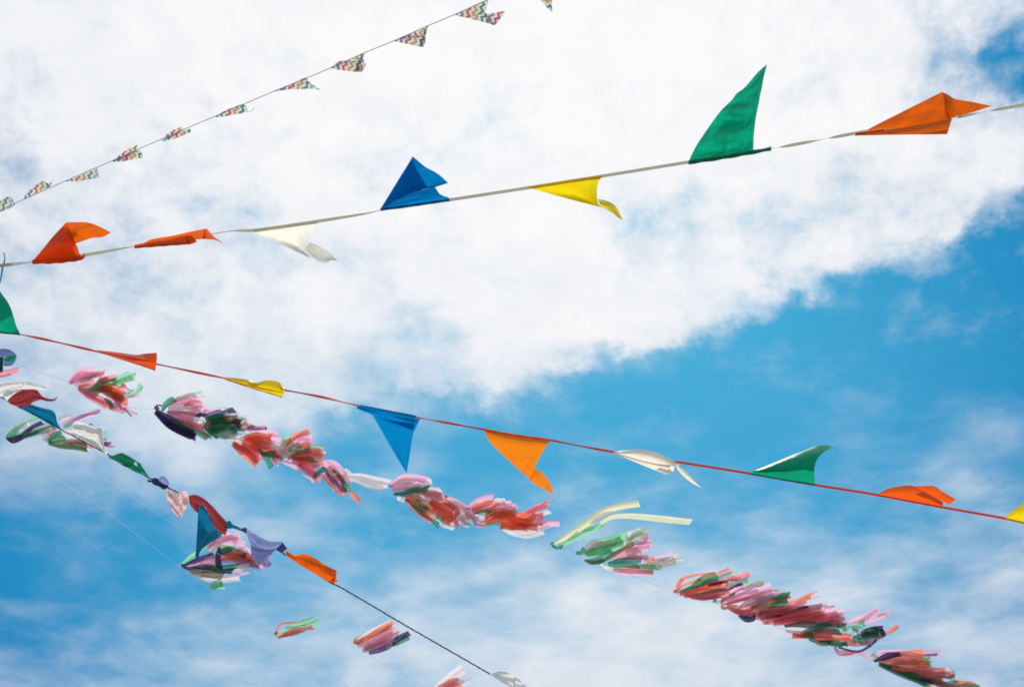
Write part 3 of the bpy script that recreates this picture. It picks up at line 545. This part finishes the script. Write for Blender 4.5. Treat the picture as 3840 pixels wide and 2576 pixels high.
# ---------------------------------------------------------------- tissue tassels on clear nylon lines
def nyl(label, g, P, n=60):
    mb = MB(); mb.tube([pt(x, y, D[g](x)+.01) for x, y in cr(P, n)], .0012, 5); tag(mb.build('nylon_line', 'nylon'), label, 'line')
nyl('clear nylon line carrying the long row of tissue tassels to the lower right', 'c', [(-400,1200),(100,1380),(258,1433),(430,1525),(579,1534),(770,1590),(1100,1700),(1306,1790),(1465,1830),(1807,1967),(1876,1974),(2067,2035),(2180,2075),(2544,2227),(2687,2262),(2975,2373),(3131,2426),(3273,2475),(3700,2640),(4400,2900)], 90)
nyl('faint clear nylon line in the blue sky, upper of the two at lower left', 'a', [(-400,1400),(17,1600),(180,1659),(312,1742),(736,2020),(1077,2250),(1326,2409),(1397,2463),(1650,2610),(2200,2980)])
nyl('faint clear nylon line in the blue sky, lower of the two at lower left', 'b', [(-400,1380),(17,1640),(238,1807),(350,1882),(659,2113),(1030,2381),(1400,2640),(1900,3000)])
GT = 'tissue paper tassels on the clear lines'
rn = random.Random(7)
def tassel(label, vw, g, head, spec, fill=.55, cat='tassel'):
    q = tr(vw, [head])[0]; e = empty('tassel', pt(q[0], q[1], D[g](q[0]))); tag(e, label, cat, GT)
    kb = MB(); c0 = e.location; rr = .006
    kb.tube([c0+ROT @ Vector((math.cos(w_)*rr*1.5, math.sin(w_)*rr, math.sin(2*w_)*rr*.6-.055)) for w_ in [k_*.45 for k_ in range(20)]], rr*.8, 7)
    kb.build('knot', spec.split()[0] if spec.split()[0] not in 'WY' else 'G', e)
    items = []
    for ln in spec.strip().split(';'):
        tk = ln.split()
        if not tk: continue
        items.append((tk[0], float(tk[1]), [tuple(float(c) for c in s.split(',')) for s in tk[2:]]))
    pal = [i[0] for i in items]; n = len(items)
    for i, (c, w, pts) in enumerate(items):
        dz = .05 - .1*i/max(1, n)
        big = w*VW[vw][2] > 26; dx, dy = pts[-1][0]-pts[0][0], pts[-1][1]-pts[0][1]; L = math.hypot(dx, dy)
        subs = [(pts, w*1.05, c)]
        if big and L > w*1.5:                     # broad bunches are several overlapping strips
            k = 3 if w*VW[vw][2] > 36 else 2; subs = []; dx /= L; dy /= L
            for q in range(k):
                o_ = (q-(k-1)/2)*w*.62/(k-1)*1.1; ln = rn.uniform(.80, 1.06)
                pp = []
                for z, p in enumerate(pts):
                    t = z/(len(pts)-1); t2 = min(1, .35+t)
                    pp.append((pts[0][0]+(p[0]-pts[0][0])*(1+(ln-1)*t)-dy*o_*t2+rn.uniform(-.05,.05)*w, pts[0][1]+(p[1]-pts[0][1])*(1+(ln-1)*t)+dx*o_*t2+rn.uniform(-.05,.05)*w))
                subs.append((pp, w*rn.uniform(.6, .82), c))
        if big and rn.random() < .3: subs = [(a_, b_, rn.choice((c, c, 'P', 'S')) if c in 'RSP' else c) for a_, b_, _ in subs]
        if w*VW[vw][2] > 16 and rn.random() < .22:          # a loose frayed end
            p0, p1 = pts[-2], pts[-1]; ex = rn.uniform(.1, .45)
            subs.append(([pts[0]]+list(pts[1:-1])+[((p0[0]+p1[0])/2+rn.uniform(-.3, .3)*w, (p0[1]+p1[1])/2+rn.uniform(-.3, .3)*w), (p1[0]+(p1[0]-p0[0])*ex+rn.uniform(-.4, .4)*w, p1[1]+(p1[1]-p0[1])*ex+rn.uniform(-.5, .3)*w)], w*rn.uniform(.14, .3), rn.choice((c, c, 'P', 'W'))))
        for q, (pp, w_, c_) in enumerate(subs):
            mb = MB(); strip(mb, vw, g, pp, w_, dz+(q % 2)*.004, rn, pinch=.4 if w > 40 else .7); mb.build('strip', c_, e)
        if w >= 55 and rn.random() < fill:        # the layers underneath
            jx, jy = rn.uniform(-.18, .18)*w, rn.uniform(-.25, .25)*w; k = rn.uniform(.82, 1.08)
            p0 = pts[0]; p2 = [p0]+[(p0[0]+(p[0]-p0[0])*k+jx, p0[1]+(p[1]-p0[1])*k+jy) for p in pts[1:]]
            mb = MB(); strip(mb, vw, g, p2, w*rn.uniform(.5, .85), dz+.012, rn); mb.build('strip', rn.choice(pal), e)
tassel('pink and vermilion tassel with mint ends, alone at the upper left of the row', 'W1', 'c', (925,548), """
P 130 930,550 1050,450 1200,410 1330,420;P 90 960,540 1150,470 1300,430;M 60 1100,530 1250,460 1335,405;S 80 1300,450 1400,410;P 70 1330,500 1430,470;S 110 1000,580 1150,540 1300,490;
R 90 1250,590 1400,520 1460,500;S 80 1330,530 1450,495 1550,480;S 110 1050,600 1200,640 1350,700;S 100 1050,640 1250,750 1450,850;R 150 1280,600 1500,650 1680,760;R 130 1380,650 1550,740 1690,870;
O 90 1180,650 1350,640 1500,610;M 110 1500,580 1650,490 1790,440;M 80 1180,640 1350,570 1560,520;S 80 1040,620 1150,700 1400,820 1500,890;G 60 1400,760 1480,830 1520,880;S 110 1450,850 1600,890 1700,890;P 60 1560,830 1640,900;
R 50 1610,590 1680,580;P 90 1580,620 1700,660 1760,680;M 70 1640,710 1800,700 1860,640 1890,580;P 40 1690,745 1800,740 1895,732;S 26 1650,880 1750,940 1835,972;N 20 1660,900 1720,960 1760,1000""")
tassel('mint, white and indigo tassel partly behind the dark teal blue cloth near the left edge', 'W1', 'a', (70,1290), """
M 70 80,1270 200,1170 330,1080 510,1005;M 90 80,1290 180,1200 250,1150;W 80 180,1250 300,1130 400,1110;W 90 250,1270 450,1180 700,1110;N 60 120,1330 300,1250 430,1150 570,1080;
M 60 90,1290 200,1250 300,1240;G 60 100,1300 400,1230 720,1140;M 60 300,1290 500,1230 650,1190;N 60 80,1290 180,1335 300,1270;V 60 150,1330 250,1310 350,1250;W 40 560,1240 620,1190 700,1160""")
tassel('white and olive tassel with a long pink strip, half hidden behind the large white cloth', 'W1', 'a', (620,1330), """
W 90 780,1060 870,1000 930,1020;P 75 820,1115 1000,1040 1140,990 1300,945;M 60 840,1160 900,1130 1000,1110;V 30 1190,1110 1240,1110;W 110 600,1260 700,1180 860,1170;S 34 610,1320 680,1210 760,1160;W 110 800,1270 1000,1300 1200,1380;
O 120 650,1360 850,1370 1050,1380 1270,1425;S 50 850,1360 1050,1360 1250,1415;G 120 640,1350 750,1270 890,1235;W 60 560,1250 600,1290 640,1320;M 60 1370,1200 1420,1300;R 40 1380,1310 1420,1305;N 60 1370,1370 1470,1375;S 70 1430,1390 1505,1382""", fill=.3)
tassel('short rose tissue strip pointing right just below the lilac cloth at the left edge', 'W1', 'a', (-80,440), "S 80 -120,440 0,430 120,410 245,385;S 60 -100,450 20,450 140,430", fill=0)
tassel('tassel with a small dark indigo loop at its left tip and pink, white strips', 'W2', 'c', (80,225), """
N 16 80,235 90,205 120,190 165,200;M 30 170,230 240,150 400,95 570,55;P 80 260,170 420,110 550,90;P 90 220,200 380,160 480,170;S 60 380,190 480,165 580,180;W 95 220,220 400,230 570,260;P 80 430,270 540,240 640,250;S 25 580,260 640,230;
G 70 160,250 200,180 290,125;N 50 500,300 560,290 610,295;P 80 240,270 400,300 540,330;S 100 210,270 350,320 530,370;W 80 430,370 520,380 600,400;S 70 300,330 480,400 640,480;G 70 250,330 420,410 640,530;N 110 90,250 250,370 490,490;N 70 100,280 250,400 480,510;S 40 210,260 400,270 500,290""", fill=.4)
tassel('dark green and indigo tassel with white strips, second in the long packed row', 'W2', 'c', (595,385), """
N 60 780,260 910,240;W 90 620,280 780,260 920,300;W 60 960,350 1030,300;M 60 900,320 980,340;V 80 600,330 720,290 800,290;P 60 1040,440 1130,420 1225,410;W 80 950,440 1050,400 1100,370;G 120 600,400 720,350 860,330;G 150 640,440 800,400 960,380;N 70 880,330 970,380;R 30 640,400 750,340 860,310;
R 50 870,450 980,400 1045,378;G 90 640,460 800,480 960,450;G 36 590,400 650,470 735,530;W 90 740,500 880,510 990,545;R 24 600,400 630,370 650,390;G 60 860,460 930,450""", fill=.35)
tassel('vermilion tassel with pink and green strips, third in the long packed row', 'W2', 'c', (900,580), """
P 90 1060,470 1200,490 1410,530;W 50 990,460 1080,490 1170,520;R 140 890,580 1050,620 1200,720;P 80 1230,560 1320,610 1430,670;R 140 900,590 1040,660 1220,780;R 120 1080,590 1200,620 1400,690;R 130 1000,530 1150,550 1300,560;
G 70 1180,690 1300,700 1415,745;G 60 1150,640 1240,740 1290,835;P 60 1290,740 1360,790;W 60 1280,580 1380,640 1450,720;P 60 1380,650 1440,710""", fill=.35)
tassel('vermilion and pink tassel with an upright red strip, fourth in the long packed row', 'W2', 'c', (1410,660), """
M 80 1390,620 1440,560 1510,530;R 60 1410,650 1500,540 1580,490 1675,458;P 90 1470,610 1560,560 1700,560;P 60 1560,570 1640,530 1700,580;R 70 1580,600 1690,610;M 60 1630,660 1720,630 1825,640;R 100 1470,720 1650,700 1830,690;P 40 1640,680 1740,665 1845,670;
O 80 1440,690 1530,630 1620,620;O 60 1450,730 1550,690 1680,650;P 80 1400,760 1520,800 1600,830;R 150 1500,740 1650,760 1790,810;S 100 1560,800 1680,880 1790,980;G 50 1720,940 1780,880 1830,850;P 60 1700,830 1800,800;W 24 1720,740 1790,765""", fill=.3)
tassel('narrow tassel of rose and pink strips hanging down, ending in one red strip', 'W2', 'c', (1790,790), """
W 70 2040,850 2080,900 2090,980;P 90 1780,790 1900,800 2000,880 2090,980;S 90 1830,880 1950,980 2040,1100;R 60 1810,900 1930,1030 2030,1115;P 60 1800,820 1880,880 1960,980;G 60 1920,850 2010,950 2070,1080;V 60 1850,890 1940,980 2040,1090;R 40 1880,820 1940,900 2010,960;
P 40 1860,780 1980,860 2100,1000;W 30 1900,900 1960,905;M 50 2050,990 2100,1080;R 55 2090,1070 2150,1140 2205,1195;W 100 2080,920 2200,945 2338,990 2510,1025""", fill=.3)
tassel('pink headed tassel with a dark green strip, right of the white connecting strip', 'W5', 'c', (190,370), """
W 100 200,370 330,320 480,320 645,345;P 110 190,350 320,290 430,300 580,330;W 60 260,480 300,500 350,520;W 90 480,400 620,420 775,440;P 70 560,480 680,540 800,600 900,640;S 100 350,480 500,450 620,450 770,500;S 60 350,510 430,600 540,680 640,740;G 60 350,500 450,560 600,620;
O 80 400,470 480,500 560,560 640,610;R 90 350,480 430,530 560,620 700,700;G 60 420,570 560,670 720,790;W 90 700,720 790,760 910,800;R 140 620,530 700,590 800,660 890,720;R 60 740,490 800,540 900,600 925,680;M 60 680,660 740,720 780,750;S 60 850,680 900,760 930,805;
P 80 195,395 330,385 450,370 560,355;G 75 225,445 350,440 450,405 605,388""", fill=.4)
tassel('mostly white and pink short tassel between the pink headed tassel and the next one', 'W5', 'c', (790,490), """
P 70 780,480 880,520 1000,600 1130,690;W 110 780,510 880,570 960,630 1060,700;W 90 900,690 980,730 1080,770;P 60 940,710 980,760 1010,780;S 60 1000,650 1060,690 1140,720;W 95 1070,640 1160,670 1245,700;P 50 1030,650 1120,720 1230,780;M 40 1000,780 1080,770;S 36 1090,740 1150,790 1240,785""", fill=.4)
tassel('pink and vermilion tassel with broad pink square ends pointing up, above the red one', 'W5', 'c', (1030,610), """
W 70 1300,540 1380,520 1458,525;P 90 1030,605 1150,540 1250,510 1375,490;P 110 1300,600 1420,570 1560,590;P 80 1380,640 1460,630 1570,640;M 60 1120,650 1250,640 1400,650 1560,640;R 90 1080,620 1200,580 1300,570 1375,600;R 70 1220,690 1340,640 1445,620;O 40 1100,660 1200,630 1300,640""", fill=.3)
tassel('bright red tassel with one long white strip and a pink strip stretching right', 'W5', 'c', (1200,765), """
W 60 1700,690 1830,660 1930,630;S 70 1600,690 1750,620 1915,545;S 60 1740,650 1860,680;P 90 1580,730 1750,710 1870,690;P 75 1600,800 1850,770 2040,762;W 85 1400,800 1550,870 1700,885 1945,830;G 45 1190,775 1300,770 1420,770;R 60 1390,810 1530,810 1690,795;R 110 1400,780 1600,770 1700,780;R 135 1230,745 1350,700 1500,690 1620,735 1800,760;S 30 1380,790 1420,830""", fill=.3)
tassel('small tassel of two long pale yellow strips with green beneath', 'W6', 'c', (240,815), """
M 60 235,820 450,690 640,570 760,520;M 70 340,830 520,730 700,640 890,550;G 50 235,820 290,845 370,830;M 60 600,640 750,600 880,555;Y 85 270,810 480,670 700,520 880,390 1050,335 1325,290;Y 75 840,540 1000,460 1200,450 1500,475 1975,525;W 60 700,540 850,450 1000,390;Y 50 270,800 400,740 560,630""", fill=0)
tassel('mint green and pink tassel with yellow tips, below the two pale yellow strips', 'W6', 'c', (570,930), """
W 80 1150,700 1260,650 1350,620;M 110 1150,750 1300,710 1445,670;M 70 640,850 750,770 950,735 1090,720;S 36 640,890 800,800 980,765;P 130 1150,860 1300,810 1480,790;P 60 1290,880 1380,910;W 60 630,900 800,830 950,790;M 130 660,930 850,860 1020,790 1180,710;Y 60 1060,830 1160,790 1250,770;
M 95 600,930 750,900 900,860 1050,830;M 85 680,1010 850,980 1000,900;S 100 1000,980 1150,920 1300,905;Y 45 820,1040 900,1090 990,1120;P 70 1000,1150 1250,1160 1500,1150;S 95 1000,1110 1200,1120 1400,1115 1620,1120;P 110 1480,990 1650,1000 1790,960;W 40 1740,980 1810,920;Y 32 1760,1000 1875,995;
W 40 1300,960 1430,945;G 100 930,1050 1100,1035 1350,1040;G 60 1300,1080 1450,1080 1600,1100;S 60 1130,975 1300,965 1515,985;Y 60 1390,1020 1545,1020;Y 40 1560,1075 1700,1055 1790,1030;W 50 1530,1050 1610,1105;O 60 810,1050 1000,930 1260,790;G 60 640,1000 750,1030 880,1000;G 50 555,930 600,900 640,850""", fill=.35)
tassel('tassel with an open vermilion loop and a green strip, below the yellow tipped tassel', 'W7', 'c', (150,680), """
R 42 160,690 140,590 180,500 260,450 400,415 600,388 720,385;S 50 165,640 190,540 240,470;R 40 150,640 250,560 400,505 500,470;S 75 700,420 830,370 935,328;S 95 880,480 1050,440 1210,390;M 90 860,540 1000,515 1190,480;P 80 600,560 780,490 980,450;O 95 380,560 550,460 730,405;M 50 700,470 880,400 1040,350;
R 140 200,680 450,620 700,580 1020,550;R 120 190,690 400,640 600,600 800,590;N 40 600,560 750,530 890,495;N 46 880,640 1000,575 1110,535;S 110 250,710 500,710 750,680 920,650;S 60 360,750 550,750 800,715;P 60 450,690 700,640 910,610;O 40 430,700 650,650 900,620;G 80 170,660 350,600 560,510 760,450""", fill=.5)
tassel('pink tassel with a mint green end and a dark indigo corner beneath', 'W7', 'c', (730,820), """
M 80 1100,610 1250,540 1400,490;P 140 880,790 1100,680 1300,590 1510,530;P 70 735,815 830,740 1000,640 1110,590;G 60 790,830 850,750 1000,690;M 100 1500,760 1650,720 1800,690;R 50 860,840 1200,740 1450,660 1620,650;S 120 800,840 1000,770 1200,710 1450,670;M 60 1240,750 1420,705;N 110 1050,985 1180,1030 1290,1000;R 110 880,870 1100,920 1300,890;S 90 950,930 1150,960 1350,900 1500,870;
G 120 1230,880 1400,820 1600,780 1820,740;P 115 990,960 1200,830 1400,740 1630,660;R 50 790,860 830,895 900,885;S 80 940,920 1100,960 1250,940""", fill=.5)
tassel('longest tassel, thick mass of rose, pink and dark green strips with indigo loop beneath', 'W8', 'c', (-50,440), """
R 65 200,220 330,150 450,100;P 16 440,135 500,122 560,112;P 80 600,270 740,250;P 90 640,370 750,340 855,330;P 60 780,400 850,360;P 110 -20,340 200,260 400,210;P 100 150,310 400,260 655,230;G 70 -180,330 0,200 100,140;R 120 -250,300 -50,250 200,225;S 120 -230,360 0,300 250,240;S 110 -150,380 100,330 400,280;
P 110 60,380 400,330 650,300;S 100 -130,420 100,390 400,350 650,340;S 110 0,430 250,400 500,380 800,370;P 70 850,440 1000,390 1150,330 1255,265;P 60 1050,440 1250,360 1375,305;S 18 1230,345 1350,300;M 90 960,450 1100,450;S 60 220,440 500,410 800,400;P 50 500,420 700,395 830,400;G 80 130,465 300,440 500,450 790,440;G 110 350,540 600,490 870,500;
R 44 790,440 850,455;M 70 820,510 950,490 1010,500;W 60 930,470 1010,560;R 90 220,590 500,570 800,590 960,615;S 60 150,520 400,560 700,590;G 70 230,550 350,560 480,580;M 80 420,620 600,650 800,670;G 60 520,640 700,660 880,680;N 60 1070,520 1180,500 1290,490;V 110 1030,560 1150,550 1290,530;G 100 1040,570 1180,540 1280,540;N 60 1280,490 1310,590;
R 50 1300,560 1400,510 1475,460;G 95 940,610 1060,620 1170,660;S 60 880,680 1050,670 1160,650;S 40 1150,640 1300,590;P 60 725,710 780,780 960,775;P 44 930,770 1060,790 1160,855;N 28 770,715 1000,765 1140,700 1225,625;S 40 500,640 560,680 640,680;M 30 420,620 520,670""", fill=.6)
tassel('vermilion and dark green tassel at the lower right corner with an indigo strip on top', 'W8', 'c', (1170,865), """
P 70 1225,820 1400,780 1700,780 1975,780;M 60 1150,850 1220,790;P 34 1205,860 1240,780 1400,760 1500,760;V 32 1780,810 1945,800;M 85 1620,880 1860,890;R 85 1250,880 1500,820 1800,800;N 75 1190,880 1350,820 1500,785;S 80 1280,900 1500,880 1720,890;R 95 1300,920 1600,920 1925,945;P 100 1880,1030 2010,1020 2125,1010;R 80 1550,980 1850,980 2030,990;
M 60 1500,1000 1700,1100 1870,1170;G 100 1250,910 1450,990 1700,1080 1870,1140;S 100 1350,940 1600,1000 1900,1040 2130,1080;R 95 1400,970 1700,1050 1950,1110 2150,1170;G 60 1260,900 1500,1000 1750,1080;M 95 2040,1150 2150,1160 2240,1220;R 65 2130,1120 2338,1150 2420,1190;G 90 2150,1190 2300,1190 2450,1240;S 90 1900,1120 2100,1200 2350,1260""", fill=.55)
tassel('multicoloured tassel with dark indigo and vermilion strips, behind the tip of the tall blue cloth', 'W3', 'b', (800,1165), """
M 50 798,1165 880,1095 960,1040 1130,900;P 60 1280,930 1400,965;P 100 1060,1000 1180,920 1350,885;M 60 1090,1020 1200,985 1310,1000;W 60 1230,1010 1450,1015;G 60 1130,1040 1250,1010 1400,1060;O 50 1400,1060 1470,1080;R 60 1380,1090 1500,1110 1600,1130;P 60 1280,1020 1440,1030;
N 50 1180,1050 1300,1040 1410,1065;R 95 1130,1110 1300,1085 1480,1115 1610,1145;V 65 1570,1150 1635,1120;N 44 815,1165 950,1110 1110,1050;P 60 850,1180 980,1110 1130,1070;P 60 980,1130 1150,1100;W 60 880,1190 1000,1150 1160,1150;O 60 870,1190 1000,1180 1150,1170;G 50 1000,1190 1200,1180 1345,1160;W 60 1270,1200 1440,1165;
W 80 880,1215 1100,1260 1335,1240;N 50 830,1175 1050,1205 1290,1205;O 60 900,1220 1050,1240 1200,1250;N 54 1165,985 1152,1090 1165,1190;M 75 1070,1350 1130,1335 1205,1315""", fill=.4)
tassel('small open loop of vermilion and mint strips, alone near the lower edge', 'W4', 'b', (170,385), "R 22 172,388 195,330 218,300 300,290 425,286;M 60 190,392 350,315 515,262;R 52 190,400 330,355 472,318;S 30 200,400 300,370 400,345", fill=0)
tassel('small tassel of red, pink and indigo strips, alone below the bare rope', 'W4', 'a', (808,445), """
W 50 815,435 950,360 1095,290;R 34 805,455 815,425 880,400;M 40 1080,380 1170,340;R 70 820,455 950,400 1110,325;W 60 840,470 1000,420 1100,370;N 44 930,525 1060,480 1160,410 1245,368;G 44 1060,470 1150,440 1235,398;P 80 880,500 1000,440 1150,375;P 60 870,510 920,490 1040,470 1100,430;M 24 900,500 970,480;V 40 920,525 1000,505 1060,480""", fill=0)
tassel('white and vermilion tassel tips rising into view at the lower edge', 'W4', 'a', (1400,870), "W 62 1400,870 1480,800 1570,730 1665,660;R 66 1420,870 1500,810 1590,770 1690,745;S 60 1430,880 1540,810 1650,770;W 40 1600,770 1715,748", fill=0)
# thin blue thread at the left edge, crossing the pale tape
mb = MB(); strip(mb, 'Z1', 'g2', [(20,1350),(26,1385),(14,1430),(4,1490),(-20,1560)], 9, .05, random.Random(3), pinch=.6)
tag(mb.build('streamer', 'cteal'), 'thin blue streamer curling across the pale tape at the left edge', 'streamer')
